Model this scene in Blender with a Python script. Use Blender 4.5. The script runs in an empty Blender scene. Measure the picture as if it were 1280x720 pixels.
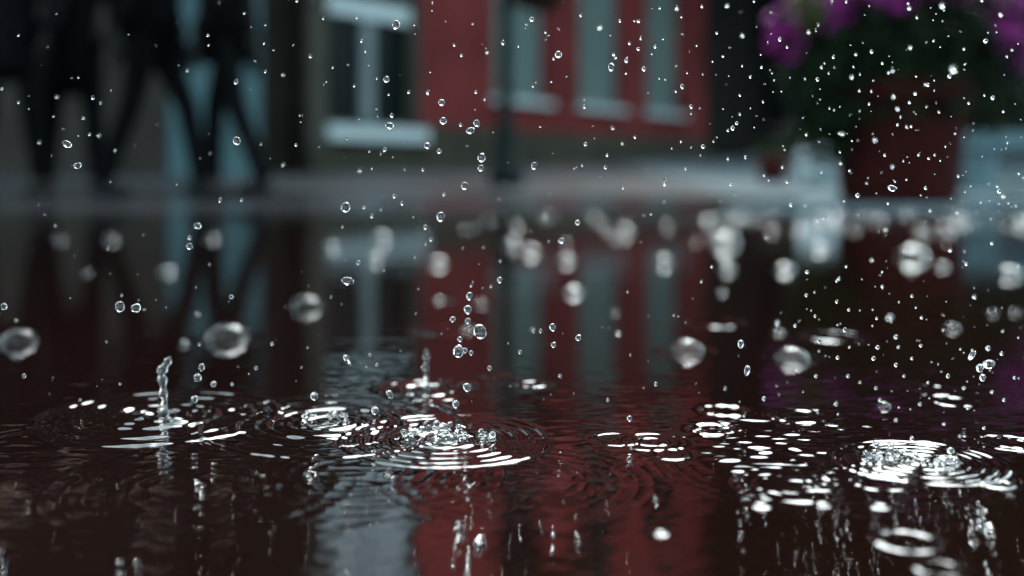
import bpy, bmesh, math, random
import numpy as np
from mathutils import Vector, Matrix, noise
R = math.radians
sc = bpy.context.scene
COL = sc.collection
rng = random.Random(7)

# ------------------------------------------------------------------ camera
F, HOR, CH = 1300.0, 215.0, 0.18          # focal length in photo pixels, horizon row, lens height
cd = bpy.data.cameras.new('camera'); cam = bpy.data.objects.new('camera', cd); COL.objects.link(cam)
cam.location = (0, 0, CH); cam.rotation_euler = (R(90), 0, 0)
cd.sensor_width = 36; cd.lens = F / 1280 * 36
cd.shift_y = -(360 - HOR) / 1280
cd.clip_start = 0.01; cd.clip_end = 3000
cd.dof.use_dof = True; cd.dof.focus_distance = 0.70; cd.dof.aperture_fstop = 2.3
sc.camera = cam
# ------------------------------------------------------------------ sky, sun, exposure
SUN_EL, SUN_AZ = R(52), R(16)
w = bpy.data.worlds.new('World'); sc.world = w; w.use_nodes = True
nt = w.node_tree; nt.nodes.clear()
sky = nt.nodes.new('ShaderNodeTexSky'); sky.sky_type = 'NISHITA'; sky.sun_disc = False
sky.sun_elevation = SUN_EL; sky.sun_rotation = SUN_AZ
sky.air_density = 1.0; sky.dust_density = 4.0; sky.ozone_density = 1.0
hs = nt.nodes.new('ShaderNodeHueSaturation'); hs.inputs['Saturation'].default_value = 0.42
hs.inputs['Hue'].default_value = 0.485
bg = nt.nodes.new('ShaderNodeBackground'); bg.inputs['Strength'].default_value = 0.15
out = nt.nodes.new('ShaderNodeOutputWorld')
nt.links.new(sky.outputs[0], hs.inputs['Color']); tint = nt.nodes.new('ShaderNodeMix'); tint.data_type = 'RGBA'; tint.blend_type = 'MULTIPLY'; tint.inputs['Factor'].default_value = 1
tint.inputs['B'].default_value = (.82, 1.0, 1.03, 1); nt.links.new(hs.outputs[0], tint.inputs['A']); nt.links.new(tint.outputs['Result'], bg.inputs[0]); nt.links.new(bg.outputs[0], out.inputs[0])
sl = bpy.data.lights.new('sun', 'SUN'); so = bpy.data.objects.new('sun', sl); COL.objects.link(so)
sl.energy = 0.5; sl.angle = R(40); sl.color = (1, .98, .94)
sd = Vector((math.sin(SUN_AZ) * math.cos(SUN_EL), math.cos(SUN_AZ) * math.cos(SUN_EL), math.sin(SUN_EL)))
so.rotation_euler = sd.to_track_quat('Z', 'Y').to_euler(); so.location = (0, -5, 20)
sc.view_settings.view_transform = 'Standard'; sc.view_settings.look = 'None'
sc.view_settings.exposure = 2.1; sc.view_settings.gamma = 1; sc.view_settings.use_curve_mapping = False
cy = sc.cycles
cy.max_bounces = 10; cy.transmission_bounces = 8; cy.transparent_max_bounces = 12; cy.glossy_bounces = 5; cy.diffuse_bounces = 3
cy.caustics_reflective = False; cy.caustics_refractive = False; cy.use_denoising = True
cy.sample_clamp_indirect = 8

# ------------------------------------------------------------------ helpers
def P(x, y, d):                     # photo pixel at depth d -> world point
    return Vector(((x - 640) / F * d, d, CH - (y - HOR) / F * d))
def Wd(y): return CH * F / (y - HOR)   # depth of the water surface under a photo row
def gz(Y): return max(0.0, (Y - 4.95)) * 0.037 if Y < 30 else 0.927 + (Y - 30) * .003
def tag(o, label=None, cat=None, group=None, kind=None):
    if label: o['label'] = label
    if cat: o['category'] = cat
    if group: o['group'] = group
    if kind: o['kind'] = kind
    return o
def empty(name, loc=(0, 0, 0), rz=0.0):
    o = bpy.data.objects.new(name, None); COL.objects.link(o); o.location = loc; o.rotation_euler = (0, 0, rz)
    o.empty_display_size = .1
    return o
def link(name, me, mat=None, parent=None, smooth=False):
    o = bpy.data.objects.new(name, me); COL.objects.link(o)
    if mat and not me.materials: me.materials.append(mat)
    if parent: o.parent = parent
    if smooth: me.polygons.foreach_set('use_smooth', [True] * len(me.polygons))
    return o
class MB:
    def __init__(s): s.v, s.f = [], []
    def add(s, v, f):
        b = len(s.v); s.v += [tuple(p) for p in v]; s.f += [tuple(i + b for i in q) for q in f]
    def box(s, x0, x1, y0, y1, z0, z1):
        s.add([(x0,y0,z0),(x1,y0,z0),(x1,y1,z0),(x0,y1,z0),(x0,y0,z1),(x1,y0,z1),(x1,y1,z1),(x0,y1,z1)],
              [(0,3,2,1),(4,5,6,7),(0,1,5,4),(1,2,6,5),(2,3,7,6),(3,0,4,7)]); return s
    def lathe(s, prof, n=24, c=(0,0,0), a0=0):
        v, f = [], []
        for r, z in prof:
            for i in range(n):
                a = a0 + 2*math.pi*i/n; v.append((c[0]+r*math.cos(a), c[1]+r*math.sin(a), c[2]+z))
        for k in range(len(prof)-1):
            for i in range(n):
                j = (i+1) % n; f.append((k*n+i, k*n+j, (k+1)*n+j, (k+1)*n+i))
        s.add(v, f); return s
    def tube(s, pts, rad, n=10, cap=True):
        pts = [Vector(p) for p in pts]; v, f = [], []
        for k, p in enumerate(pts):
            t = (pts[min(k+1, len(pts)-1)] - pts[max(k-1, 0)]).normalized()
            a = Vector((1, 0, 0)) if abs(t.x) < .8 else Vector((0, 1, 0))
            u = t.cross(a).normalized(); w_ = t.cross(u); r = rad[k] if hasattr(rad, '__len__') else rad
            for i in range(n):
                q = 2*math.pi*i/n; v.append(p + (u*math.cos(q) + w_*math.sin(q))*r)
        for k in range(len(pts)-1):
            for i in range(n):
                j = (i+1) % n; f.append((k*n+i, k*n+j, (k+1)*n+j, (k+1)*n+i))
        if cap:
            f.append(tuple(range(n))[::-1]); f.append(tuple(range((len(pts)-1)*n, len(pts)*n)))
        s.add(v, f); return s
    def build(s, name, mat, parent=None, smooth=False, bevel=0):
        me = bpy.data.meshes.new(name); me.from_pydata(s.v, [], s.f); 
        bm = bmesh.new(); bm.from_mesh(me); bmesh.ops.recalc_face_normals(bm, faces=bm.faces)
        if bevel: bmesh.ops.bevel(bm, geom=bm.edges[:], offset=bevel, segments=2, affect='EDGES', profile=.5)
        bm.to_mesh(me); bm.free()
        return link(name, me, mat, parent, smooth)

def material(name, col, rough=.7, var=.25, scale=6, bump=0, bscale=30, spec=.10, sheen_tr=0, dirt=0, metallic=0):
    m = bpy.data.materials.new(name); m.use_nodes = True; n = m.node_tree.nodes; L = m.node_tree.links
    b = n['Principled BSDF']; b.inputs['Roughness'].default_value = rough; b.inputs['Metallic'].default_value = metallic
    b.inputs['Specular IOR Level'].default_value = spec
    col = [min(.82, c*1.37) for c in col]
    tc = n.new('ShaderNodeTexCoord'); tx = n.new('ShaderNodeTexNoise'); tx.inputs['Scale'].default_value = scale; tx.inputs['Detail'].default_value = 6
    L.new(tc.outputs['Object'], tx.inputs['Vector'])
    r = n.new('ShaderNodeValToRGB'); r.color_ramp.elements[0].position = .3; r.color_ramp.elements[1].position = .72
    r.color_ramp.elements[0].color = (*[c*(1-var) for c in col], 1); r.color_ramp.elements[1].color = (*[c*(1+var) for c in col], 1)
    L.new(tx.outputs['Fac'], r.inputs[0])
    L.new(r.outputs[0], b.inputs['Base Color'])
    if bump:
        t2 = n.new('ShaderNodeTexNoise'); t2.inputs['Scale'].default_value = bscale; t2.inputs['Detail'].default_value = 5
        L.new(tc.outputs['Object'], t2.inputs['Vector'])
        bp = n.new('ShaderNodeBump'); bp.inputs['Distance'].default_value = bump; L.new(t2.outputs['Fac'], bp.inputs['Height']); L.new(bp.outputs[0], b.inputs['Normal'])
    return m
M = dict(
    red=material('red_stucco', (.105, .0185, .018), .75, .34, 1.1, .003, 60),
    reflection_red=material('red_stucco_lifted_for_reflection', (.44, .066, .058), .75, .34, 1.1, .003, 60),  # upper storey's red lifted so its mirror image in the puddle comes out brighter
    chalk=material('chalk_white_paint', (.55, .60, .62), .45, .06, 8),
    stone=material('olive_stone', (.042, .040, .032), .8, .3, 4, .004, 40),
    plinth=material('plinth_stone', (.034, .032, .023), .8, .35, 3, .006, 25),
    brown=material('brown_plaster', (.010, .008, .006), .85, .3, 3, .004, 40),
    taupe=material('taupe_plaster', (.030, .026, .022), .85, .25, 2, .004, 40),
    teal=material('pale_teal_paint', (.055, .100, .106), .6, .15, 3),
    darkolive=material('dark_olive_render', (.011, .010, .008), .85, .3, 3, .004, 40),
    white=material('white_paint', (.34, .40, .40), .45, .08, 8),
    dullwhite=material('weathered_white_paint', (.12, .15, .146), .5, .15, 8),
    blind=material('white_blind', (.60, .625, .60), .7, .06, 5),
    teal_blind=material('grey_green_net_curtain', (.088, .122, .108), .8, .2, 6),
    roof=material('slate_roof', (.04, .04, .045), .6, .3, 8),
    iron=material('dark_green_iron', (.005, .008, .007), .6, .2, 10),
    terracotta=material('dark_terracotta', (.024, .0042, .0034), .8, .25, 9, .002, 60, spec=.08),
    terracotta2=material('small_terracotta', (.09, .02, .02), .75, .25, 9),
    soil=material('potting_soil', (.02, .014, .01), .95, .4, 20),
    concrete=material('white_concrete', (.105, .165, .18), .55, .45, 2.2, .002, 50),
    black=material('black_wool', (.003, .003, .0034), .9, .3, 20, spec=.04),
    navy=material('dark_navy_cotton', (.003, .0034, .0046), .9, .3, 20, spec=.04),
    charcoal=material('charcoal_cloth', (.004, .004, .004), .9, .3, 20, spec=.04),
    leather=material('black_leather', (.008, .008, .008), .45, .2, 20),
    skin=material('skin', (.36, .2, .145), .5, .08, 15),
    hair=material('dark_hair', (.015, .010, .008), .5, .3, 40),
    bark=material('wet_bark', (.022, .017, .013), .7, .4, 12, .01, 30),
    kerb=material('granite_kerb', (.10, .125, .13), .5, .25, 12, .003, 60),
)
def leafmat(name, a, b, rough=.5):
    m = bpy.data.materials.new(name); m.use_nodes = True; n = m.node_tree.nodes; L = m.node_tree.links
    p = n['Principled BSDF']; p.inputs['Roughness'].default_value = rough
    p.inputs['Specular IOR Level'].default_value = .12
    g = n.new('ShaderNodeNewGeometry'); r = n.new('ShaderNodeValToRGB')
    r.color_ramp.elements[0].color = (*a, 1); r.color_ramp.elements[1].color = (*b, 1)
    L.new(g.outputs['Random Per Island'], r.inputs[0]); L.new(r.outputs[0], p.inputs['Base Color'])
    return m
M['leaf_dark'] = leafmat('dark_leaf', (.004, .011, .004), (.015, .032, .010))
M['leaf_mid'] = leafmat('mid_leaf', (.006, .015, .006), (.022, .040, .010))
M['leaf_lime'] = leafmat('olive_leaf', (.05, .075, .02), (.12, .14, .04))
M['magenta'] = leafmat('magenta_petal', (.14, .010, .10), (.33, .033, .23))
M['maroon'] = leafmat('maroon_petal', (.035, .001, .008), (.10, .004, .02))
# glass for panes
def pane_mat(name, col, rough=.04):
    m = bpy.data.materials.new(name); m.use_nodes = True; b = m.node_tree.nodes['Principled BSDF']
    b.inputs['Base Color'].default_value = (*col, 1); b.inputs['Roughness'].default_value = rough; b.inputs['IOR'].default_value = 1.13
    return m
M['pane'] = pane_mat('dark_window_glass', (.004, .008, .009))
# water drop glass
def water_glass():
    m = bpy.data.materials.new('clear_water'); m.use_nodes = True; n = m.node_tree.nodes; n.clear()
    g = n.new('ShaderNodeBsdfGlass'); g.inputs['IOR'].default_value = 1.333; g.inputs['Roughness'].default_value = 0
    g.inputs['Color'].default_value = (1, 1, 1, 1)
    o = n.new('ShaderNodeOutputMaterial'); m.node_tree.links.new(g.outputs[0], o.inputs[0]); return m
M['drop'] = water_glass()
def film(name, k):
    m = bpy.data.materials.new(name); m.use_nodes = True; n = m.node_tree.nodes; L = m.node_tree.links; n.clear()
    lw = n.new('ShaderNodeLayerWeight'); lw.inputs['Blend'].default_value = .5            # Schlick's curve, the same from both sides of the film
    pw = n.new('ShaderNodeMath'); pw.operation = 'POWER'; pw.inputs[1].default_value = 5; L.new(lw.outputs['Facing'], pw.inputs[0])
    fr = n.new('ShaderNodeMath'); fr.operation = 'MULTIPLY_ADD'; fr.inputs[1].default_value = .98; fr.inputs[2].default_value = .005; L.new(pw.outputs[0], fr.inputs[0])
    mu = n.new('ShaderNodeMath'); mu.operation = 'MULTIPLY'; mu.inputs[1].default_value = k; mu.use_clamp = True
    tr = n.new('ShaderNodeBsdfTransparent'); gl = n.new('ShaderNodeBsdfGlossy'); gl.inputs['Roughness'].default_value = 0.02
    mx = n.new('ShaderNodeMixShader'); o = n.new('ShaderNodeOutputMaterial')
    L.new(fr.outputs[0], mu.inputs[0]); L.new(mu.outputs[0], mx.inputs[0]); L.new(tr.outputs[0], mx.inputs[1]); L.new(gl.outputs[0], mx.inputs[2]); L.new(mx.outputs[0], o.inputs[0])
    return m
M['film'] = film('bubble_film', 2.2); M['froth'] = film('thick_bubble_film', 5.0)

# ------------------------------------------------------------------ setting: ground and water
def shore(x):                      # depth of the far waterline
    return 4.95 + .14*math.sin(x*1.3+1)*(1 if x < .6 else .25) + .05*math.sin(x*4.1)
def ground():
    xs = sorted(set([round(v, 3) for v in list(np.linspace(-12, 12, 97)) + [-900,-300,-100,-50,-30,-20,-15,15,20,30,50,100,300,900]]))
    ys = sorted(set([round(v, 3) for v in list(np.linspace(-4, 4, 33)) + list(np.linspace(4.1, 6, 39)) + list(np.linspace(6.5, 30, 40)) + [-900,-200,-50,-20,-10,-6,40,60,100,200,500,1500]]))
    v, f = [], []
    for y in ys:
        for x in xs:
            s = shore(x)
            iny = min(1, max(-1, min((s-y)/.25, (y+3.0)/.5)))
            if y > s or y < -3 or abs(x) > 9.5:
                z = gz(y) + .012*min(1, max(0, (y-s)*3, (-3-y), (abs(x)-9.5))) + .006*noise.noise(Vector((x*1.3, y*1.3, 0)))
            else:
                z = -.05*min(1, max(0, iny)) 
            v.append((x, y, z))
    nx = len(xs)
    for j in range(len(ys)-1):
        for i in range(nx-1): f.append((j*nx+i, j*nx+i+1, (j+1)*nx+i+1, (j+1)*nx+i))
    me = bpy.data.meshes.new('ground'); me.from_pydata(v, [], f)
    m = bpy.data.materials.new('wet_paving'); m.use_nodes = True; n = m.node_tree.nodes; L = m.node_tree.links; b = n['Principled BSDF']
    tc = n.new('ShaderNodeTexCoord'); t = n.new('ShaderNodeTexNoise'); t.inputs['Scale'].default_value = .75; t.inputs['Detail'].default_value = 7
    L.new(tc.outputs['Object'], t.inputs['Vector'])
    sx = n.new('ShaderNodeSeparateXYZ'); L.new(tc.outputs['Object'], sx.inputs[0])
    r = n.new('ShaderNodeValToRGB'); r.color_ramp.elements[0].color = (.012, .0125, .0135, 1); r.color_ramp.elements[1].color = (.060, .058, .062, 1)
    r.color_ramp.elements[0].position = .35; r.color_ramp.elements[1].position = .65
    L.new(t.outputs['Fac'], r.inputs[0])
    r2 = n.new('ShaderNodeValToRGB'); r2.color_ramp.elements[0].color = (.062, .086, .094, 1); r2.color_ramp.elements[1].color = (.10, .145, .158, 1)  # sky reflection on the wet right-hand paving, put into the colour
    L.new(t.outputs['Fac'], r2.inputs[0])
    ge = n.new('ShaderNodeMath'); ge.operation = 'GREATER_THAN'; ge.inputs[1].default_value = 1.25; L.new(sx.outputs['X'], ge.inputs[0])
    mx = n.new('ShaderNodeMix'); mx.data_type = 'RGBA'; L.new(ge.outputs[0], mx.inputs['Factor']); L.new(r.outputs[0], mx.inputs['A']); L.new(r2.outputs[0], mx.inputs['B'])
    L.new(mx.outputs['Result'], b.inputs['Base Color'])
    rr = n.new('ShaderNodeMapRange'); rr.inputs['To Min'].default_value = .25; rr.inputs['To Max'].default_value = .6; L.new(t.outputs['Fac'], rr.inputs['Value']); wet = n.new('ShaderNodeMapRange'); wet.inputs['From Min'].default_value = 4.9; wet.inputs['From Max'].default_value = 6.6   # wetter and glossier towards the waterline
    wet.inputs['To Min'].default_value = .2; wet.inputs['To Max'].default_value = 1.0; L.new(sx.outputs['Y'], wet.inputs['Value'])
    rm = n.new('ShaderNodeMath'); rm.operation = 'MULTIPLY'; L.new(rr.outputs[0], rm.inputs[0]); L.new(wet.outputs[0], rm.inputs[1]); L.new(rm.outputs[0], b.inputs['Roughness'])
    br = n.new('ShaderNodeTexBrick'); br.inputs['Scale'].default_value = 2.5; br.inputs['Mortar Size'].default_value = .015; L.new(tc.outputs['Object'], br.inputs['Vector'])
    bp = n.new('ShaderNodeBump'); bp.inputs['Distance'].default_value = .004; bp.invert = True; L.new(br.outputs['Fac'], bp.inputs['Height']); L.new(bp.outputs[0], b.inputs['Normal'])
    tag(link('ground', me, m, smooth=True), kind='structure')
ground()

# every drop impact that shows: photo px of centre, then wave packets (radius mm, width mm, wavelength mm, height mm), chop mm within radius mm
IMPACTS = [
    (284, 424, [(36, 5, 16, .35)], 0, 1), (24, 428, [(27, 5, 16, .2)], 0, 1), (859, 439, [(31, 5, 15, .32)], 0, 1), (990, 449, [(30, 5, 15, .32)], 0, 1),
    (205, 519, [(84, 6, 10.5, .50), (64, 7, 10.5, .36), (38, 10, 11, .5), (16, 9, 12, .7)], .55, 75),
    (410, 528, [(92, 6, 10, .34), (66, 7, 10, .34), (44, 9, 10, .45), (20, 8, 10, .55)], .5, 70),
    (558, 549, [(69, 4.5, 7.5, .36), (59, 4, 7, .30), (48, 4, 7, .26), (36, 4.5, 7, .28), (22, 5, 8, .45), (9, 5, 9, .6)], .17, 48),
    (533, 487, [(40, 7, 12, .45), (22, 7, 12, .6)], .3, 36),
    (1152, 577, [(50, 3.2, 5.6, .38), (43, 3, 5.2, .30), (35.5, 3, 5.2, .30), (27, 3.2, 5.4, .30), (18, 3.5, 6, .36), (7, 4, 8, .4)], .16, 34),
    (1030, 575, [(98, 16, 10, .05)], .05, 100),
    (905, 513, [(17, 4.5, 11, .6)], .05, 14), (890, 536, [(15, 4, 10, .6)], .05, 12),
    (985, 606, [(30, 3, 6, .15), (18, 3, 6, .14)], .08, 30),
    (1133, 676, [(14.5, 3.2, 10.5, .42)], 0, 1), (1172, 709, [(9.5, 3, 10, .32)], 0, 1), (1247, 605, [(8, 2.6, 8, .5)], 0, 1),
    (1103, 603, [(15, 3, 7, .25)], .05, 14), (1100, 633, [(4, 2.2, 6, .4)], 0, 1), (951, 632, [(4.5, 2, 6, .4)], 0, 1), (1028, 631, [(4, 2, 6, .35)], 0, 1),
    (826, 666, [(3.2, 2.2, 6, .5)], 0, 1), (770, 549, [(16, 3, 7, .30)], 0, 1), (815, 552, [(22, 3, 7, .26), (10, 3, 7, .3)], .05, 16), (838, 568, [(12, 3, 7, .3)], 0, 1),
    (665, 480, [(12, 5, 11, .5)], 0, 1), (620, 470, [(11, 4, 10, .35)], 0, 1), (1195, 502, [(16, 5, 10, .45)], .1, 20), (1262, 553, [(20, 4, 8, .35), (12, 4, 8, .3)], .1, 20),
    (1000, 520, [(20, 5, 9, .35)], .1, 20), (1160, 487, [(20, 6, 12, .4)], .1, 20),
    (460, 590, [(40, 12, 11, .10), (70, 14, 12, .08)], .05, 80), (250, 610, [(40, 14, 14, .10), (75, 14, 14, .09)], .05, 90),
    (650, 600, [(40, 14, 9, .05), (70, 14, 10, .05)], .03, 60), (1045, 421, [(34, 9, 20, .9)], 0, 1), (898, 404, [(32, 9, 20, .8)], 0, 1), (561, 412, [(36, 9, 20, .8)], 0, 1), (585, 373, [(40, 10, 26, 1.0)], 0, 1),
    (70, 560, [(60, 14, 13, .10)], .05, 60),
]
def water():
    ang = list(np.linspace(-.515, .515, 1060))
    outer = [.54, .58, .65, .75, .9, 1.2, 1.7, 2.6]
    us = np.array([-a for a in outer[::-1]] + ang + outer)
    rows = [-3.4, -2, -1, -.5, -.2, 0, .1, .2, .3, .36, .40, .43]
    d = .445
    while d < 5.4:
        rows.append(d)
        st = .0012 if d < .55 else .0009 if d < .80 else .0013 if d < .95 else max(.0013, .0013 + (d - .95)*.0055) if d < 1.8 else .006 + (d-1.8)*.02
        d += st
    rows.append(5.45)
    ds = np.array(rows)
    wid = np.where(ds > .45, ds, .45); 
    X = us[None, :] * wid[:, None] * np.where(ds < .4, 4, 1)[:, None]; Y = np.repeat(ds[:, None], len(us), 1)
    Z = np.zeros_like(X)
    g = np.random.default_rng(3)
    def chopf(x, y, lam, n, seed):
        q = np.random.default_rng(seed); o = np.zeros_like(x)
        for _ in range(n):
            a = q.uniform(0, 2*np.pi); l = lam*q.uniform(.6, 1.7); ph = q.uniform(0, 6.28)
            o += np.cos(2*np.pi*(x*np.cos(a)+y*np.sin(a))/l + ph)*l/lam
        return o/np.sqrt(n)
    for k, (px, py, packs, chop, cr) in enumerate(IMPACTS):
        packs = [(a_, b_, c_, e_*1.35) for a_, b_, c_, e_ in packs]; chop *= .95
        d0 = Wd(py); x0 = (px-640)/F*d0
        rmax = max([p[0]+3*p[1] for p in packs] + [cr*1.6])/1000
        r0, r1 = np.searchsorted(ds, d0-rmax), np.searchsorted(ds, d0+rmax)
        if r1 <= r0: continue
        sl_ = slice(r0, r1)
        x, y = X[sl_]-x0, Y[sl_]-d0
        r = np.hypot(x, y); th = np.arctan2(y, x)
        wob = np.zeros_like(r); am = np.ones_like(r)
        for m_ in range(1, 6):
            wob += .0012*np.cos(m_*th + g.uniform(0, 6.28))/m_*(r/.04)
            am += .20*np.cos((m_*2+1)*th + g.uniform(0, 6.28))
        if chop == 0: wob *= .6; am = 1 + (am-1)*.3
        am = np.clip(am, .25, 1.6); rr = r + wob
        for (R0, wd, lam, A) in packs:
            R0, wd, lam = R0/1000, wd/1000, lam/1000
            Z[sl_] += A/1000*am*np.exp(-((rr-R0)/wd)**2)*np.cos(2*np.pi*(rr-R0)/lam)
        if chop: Z[sl_] += chop/1000*np.exp(-(r/(cr/1000))**4)*chopf(X[sl_]*.28, Y[sl_], .0095, 14, 100+k)*.55
    # gentle standing chop everywhere near the lens, resolved by the mesh
    near = ds < 1.15
    fade = np.clip((1.15-ds[near])/.2, 0, 1)[:, None]
    Z[near] += fade*.00003*chopf(X[near], Y[near], .018, 18, 5)
    Z[near] += fade*.00005*chopf(X[near]*.35, Y[near], .014, 14, 6)*(.35+.65*(np.abs(np.sin(X[near]*9+1.2+Y[near]*4))))
    for px, py, rx, ry, A in [(975, 560, 75, 95, .27), (1010, 600, 60, 60, .19), (250, 525, 90, 60, .22), (450, 525, 80, 60, .24), (465, 625, 45, 110, .085), (200, 620, 110, 110, .05), (640, 600, 110, 90, .025), (1060, 530, 90, 60, .17)]:
        d0 = Wd(py); x0 = (px-640)/F*d0; a, b = np.searchsorted(ds, d0-.3), np.searchsorted(ds, d0+.3)
        x, y = X[a:b]-x0, Y[a:b]-d0
        Z[a:b] += A/1000*np.exp(-(x/(rx/1000))**2-(y/(ry/1000))**2)*chopf(X[a:b]*.33, Y[a:b], .0105 if px < 900 else .0075, 16, int(px))
    far = ds > 1.9
    side = np.clip((X[far]-.9)/.5, 0, 1)*np.clip((ds[far]-1.9)/.8, 0, 1)[:, None]*np.clip((4.9-ds[far])/.2, 0, 1)[:, None]
    Z[far] += side*.0021*chopf(X[far]*.6, Y[far], .15, 14, 77)
    nr, nc = X.shape
    me = bpy.data.meshes.new('puddle_water')
    co = np.stack([X, Y, Z], -1).reshape(-1, 3).astype(np.float32)
    idx = np.arange(nr*nc).reshape(nr, nc)
    q = np.stack([idx[:-1, :-1], idx[:-1, 1:], idx[1:, 1:], idx[1:, :-1]], -1).reshape(-1, 4).astype(np.int32)
    me.vertices.add(len(co)); me.vertices.foreach_set('co', co.ravel())
    me.loops.add(q.size); me.loops.foreach_set('vertex_index', q.ravel())
    me.polygons.add(len(q)); me.polygons.foreach_set('loop_start', np.arange(0, q.size, 4, dtype=np.int32))
    me.polygons.foreach_set('use_smooth', np.ones(len(q), dtype=bool))
    me.update(calc_edges=True)
    m = bpy.data.materials.new('murky_rain_water'); m.use_nodes = True; n = m.node_tree.nodes; L = m.node_tree.links; b = n['Principled BSDF']
    b.inputs['Roughness'].default_value = 0.0; b.inputs['IOR'].default_value = 1.65
    tc = n.new('ShaderNodeTexCoord')
    t0 = n.new('ShaderNodeTexNoise'); t0.inputs['Scale'].default_value = 2.2; t0.inputs['Detail'].default_value = 3; L.new(tc.outputs['Object'], t0.inputs['Vector'])
    r = n.new('ShaderNodeValToRGB'); r.color_ramp.elements[0].color = (.0032, .0012, .0009, 1); r.color_ramp.elements[1].color = (.0072, .0026, .0019, 1)
    L.new(t0.outputs['Fac'], r.inputs[0]); L.new(r.outputs[0], b.inputs['Base Color'])
    mp = n.new('ShaderNodeMapping'); mp.inputs['Scale'].default_value = (.4, 1, 1); L.new(tc.outputs['Object'], mp.inputs[0])
    t1 = n.new('ShaderNodeTexNoise'); t1.inputs['Scale'].default_value = 46; t1.inputs['Detail'].default_value = 3; L.new(mp.outputs[0], t1.inputs['Vector'])
    t2 = n.new('ShaderNodeTexNoise'); t2.inputs['Scale'].default_value = 9; t2.inputs['Detail'].default_value = 2; L.new(mp.outputs[0], t2.inputs['Vector'])
    b1 = n.new('ShaderNodeBump'); b1.inputs['Distance'].default_value = .0003; L.new(t1.outputs['Fac'], b1.inputs['Height'])
    b2 = n.new('ShaderNodeBump'); b2.inputs['Distance'].default_value = .0008; L.new(t2.outputs['Fac'], b2.inputs['Height']); L.new(b1.outputs[0], b2.inputs['Normal'])
    L.new(b2.outputs[0], b.inputs['Normal'])
    tag(link('puddle_water', me, m), kind='structure')
water()
def kerb():
    mb = MB(); x = 1.0
    for i in range(7):
        mb.box(x+.004, x+.596, 4.80, 4.93, -.06, .022); x += .6
    tag(mb.build('kerb', M['kerb'], bevel=.006), kind='structure')
kerb()

# ------------------------------------------------------------------ buildings
def fd(px): return 1/(.08696 - 8.63e-5*(px-650))     # depth of the street front under a photo column
def fp(px): d = fd(px); return Vector(((px-640)/F*d, d, 0))
FDIR = (fp(872) - fp(525)).normalized(); FANG = math.atan2(FDIR.y, FDIR.x)
def zat(px, y): return CH + (HOR-y)/F*fd(px)
def wall_with_openings(u0, u1, z0, z1, ops, t=.3, y0=0):
    us = sorted(set([u0, u1] + [a for o in ops for a in o[:2]])); zs = sorted(set([z0, z1] + [a for o in ops for a in o[2:4]]))
    mb = MB()
    for i in range(len(us)-1):
        for k in range(len(zs)-1):
            cu, cz = (us[i]+us[i+1])/2, (zs[k]+zs[k+1])/2
            if any(o[0] < cu < o[1] and o[2] < cz < o[3] for o in ops): continue
            mb.box(us[i], us[i+1], y0, y0+t, zs[k], zs[k+1])
    return mb
def window(parent, u0, u1, z0, z1, frame, panemat, sillmat, fw=.06, cols=2, rails=(.7,), sill=True, blind=None, mw=None, mull=None):
    mw = mw or fw*.7
    fr = MB().box(u0, u0+fw, .09, .15, z0, z1).box(u1-fw, u1, .09, .15, z0, z1).box(u0+fw, u1-fw, .09, .15, z0, z0+fw).box(u0+fw, u1-fw, .09, .15, z1-fw, z1)
    wo = fr.build('window', frame, parent)
    for i in range(1, cols):
        c = u0 + (u1-u0)*i/cols
        MB().box(c-mw/2, c+mw/2, .095, .148, z0+fw, z1-fw).build('mullion', mull or frame, wo)
    for q in rails:
        c = z0 + (z1-z0)*q
        MB().box(u0+fw, u1-fw, .10, .145, c-mw/2, c+mw/2).build('glazing_bar', frame, wo)
    MB().box(u0+fw, u1-fw, .125, .131, z0+fw, z1-fw).build('pane', panemat, wo)
    if blind: MB().box(u0+fw, u1-fw, .117, .121, z0+fw+(z1-z0)*blind[0], z1-fw).build('blind', blind[1], wo)
    if sill: MB().box(u0-.06, u1+.06, -.09, .088, z0-.065, z0-.004).build('sill', sillmat, wo, bevel=.01)
    return wo
def house(name, label, px0, px1, top, wallm, ops_px, plinth=None, group=None, roof=True, depth=4, upper=None):
    t = empty(name, fp(px0), FANG); tag(t, label, 'building', group)
    def U(px): return (fp(px)-fp(px0)).dot(FDIR)
    W = U(px1)
    ops = [(U(a), U(b), z0, z1) for a, b, z0, z1 in ops_px]
    zb = plinth[0] if plinth else -.2
    if upper:
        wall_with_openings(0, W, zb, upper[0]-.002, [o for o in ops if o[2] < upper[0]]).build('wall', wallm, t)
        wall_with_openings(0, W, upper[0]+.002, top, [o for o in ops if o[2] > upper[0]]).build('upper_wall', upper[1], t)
    else: wall_with_openings(0, W, zb, top, ops).build('wall', wallm, t)
    MB().box(.0, W, 2.0, depth, -.2, top-.01).build('back_wall', wallm, t)
    MB().box(.0, .25, .303, 1.997, -.2, top-.02).build('side_wall', wallm, t); MB().box(W-.25, W, .303, 1.997, -.2, top-.02).build('side_wall', wallm, t)
    if plinth: MB().box(-.001, W+.001, -.06, .3, -.2, plinth[0]-.003).build('plinth', plinth[1], t)
    if roof:
        mb = MB(); e = .22; mb.add([(-.02,-e,top+.005),(W+.02,-e,top+.005),(W+.02,depth/2,top+1.1),(-.02,depth/2,top+1.1),(W+.02,depth,top+.01),(-.02,depth,top+.01),
                                   (-.02,-e,top+.09),(W+.02,-e,top+.09),(W+.02,depth/2,top+1.2),(-.02,depth/2,top+1.2)],
                                  [(0,1,2,3),(3,2,4,5),(6,7,8,9),(0,1,7,6),(9,8,4,5),(1,2,8,7),(0,3,9,6)])
        mb.build('roof', M['roof'], t)
        MB().tube([(-.02,-e-.04,top+.03),(W+.02,-e-.04,top+.03)], .05, 8).build('gutter', M['iron'], t)
    return t, U
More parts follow.
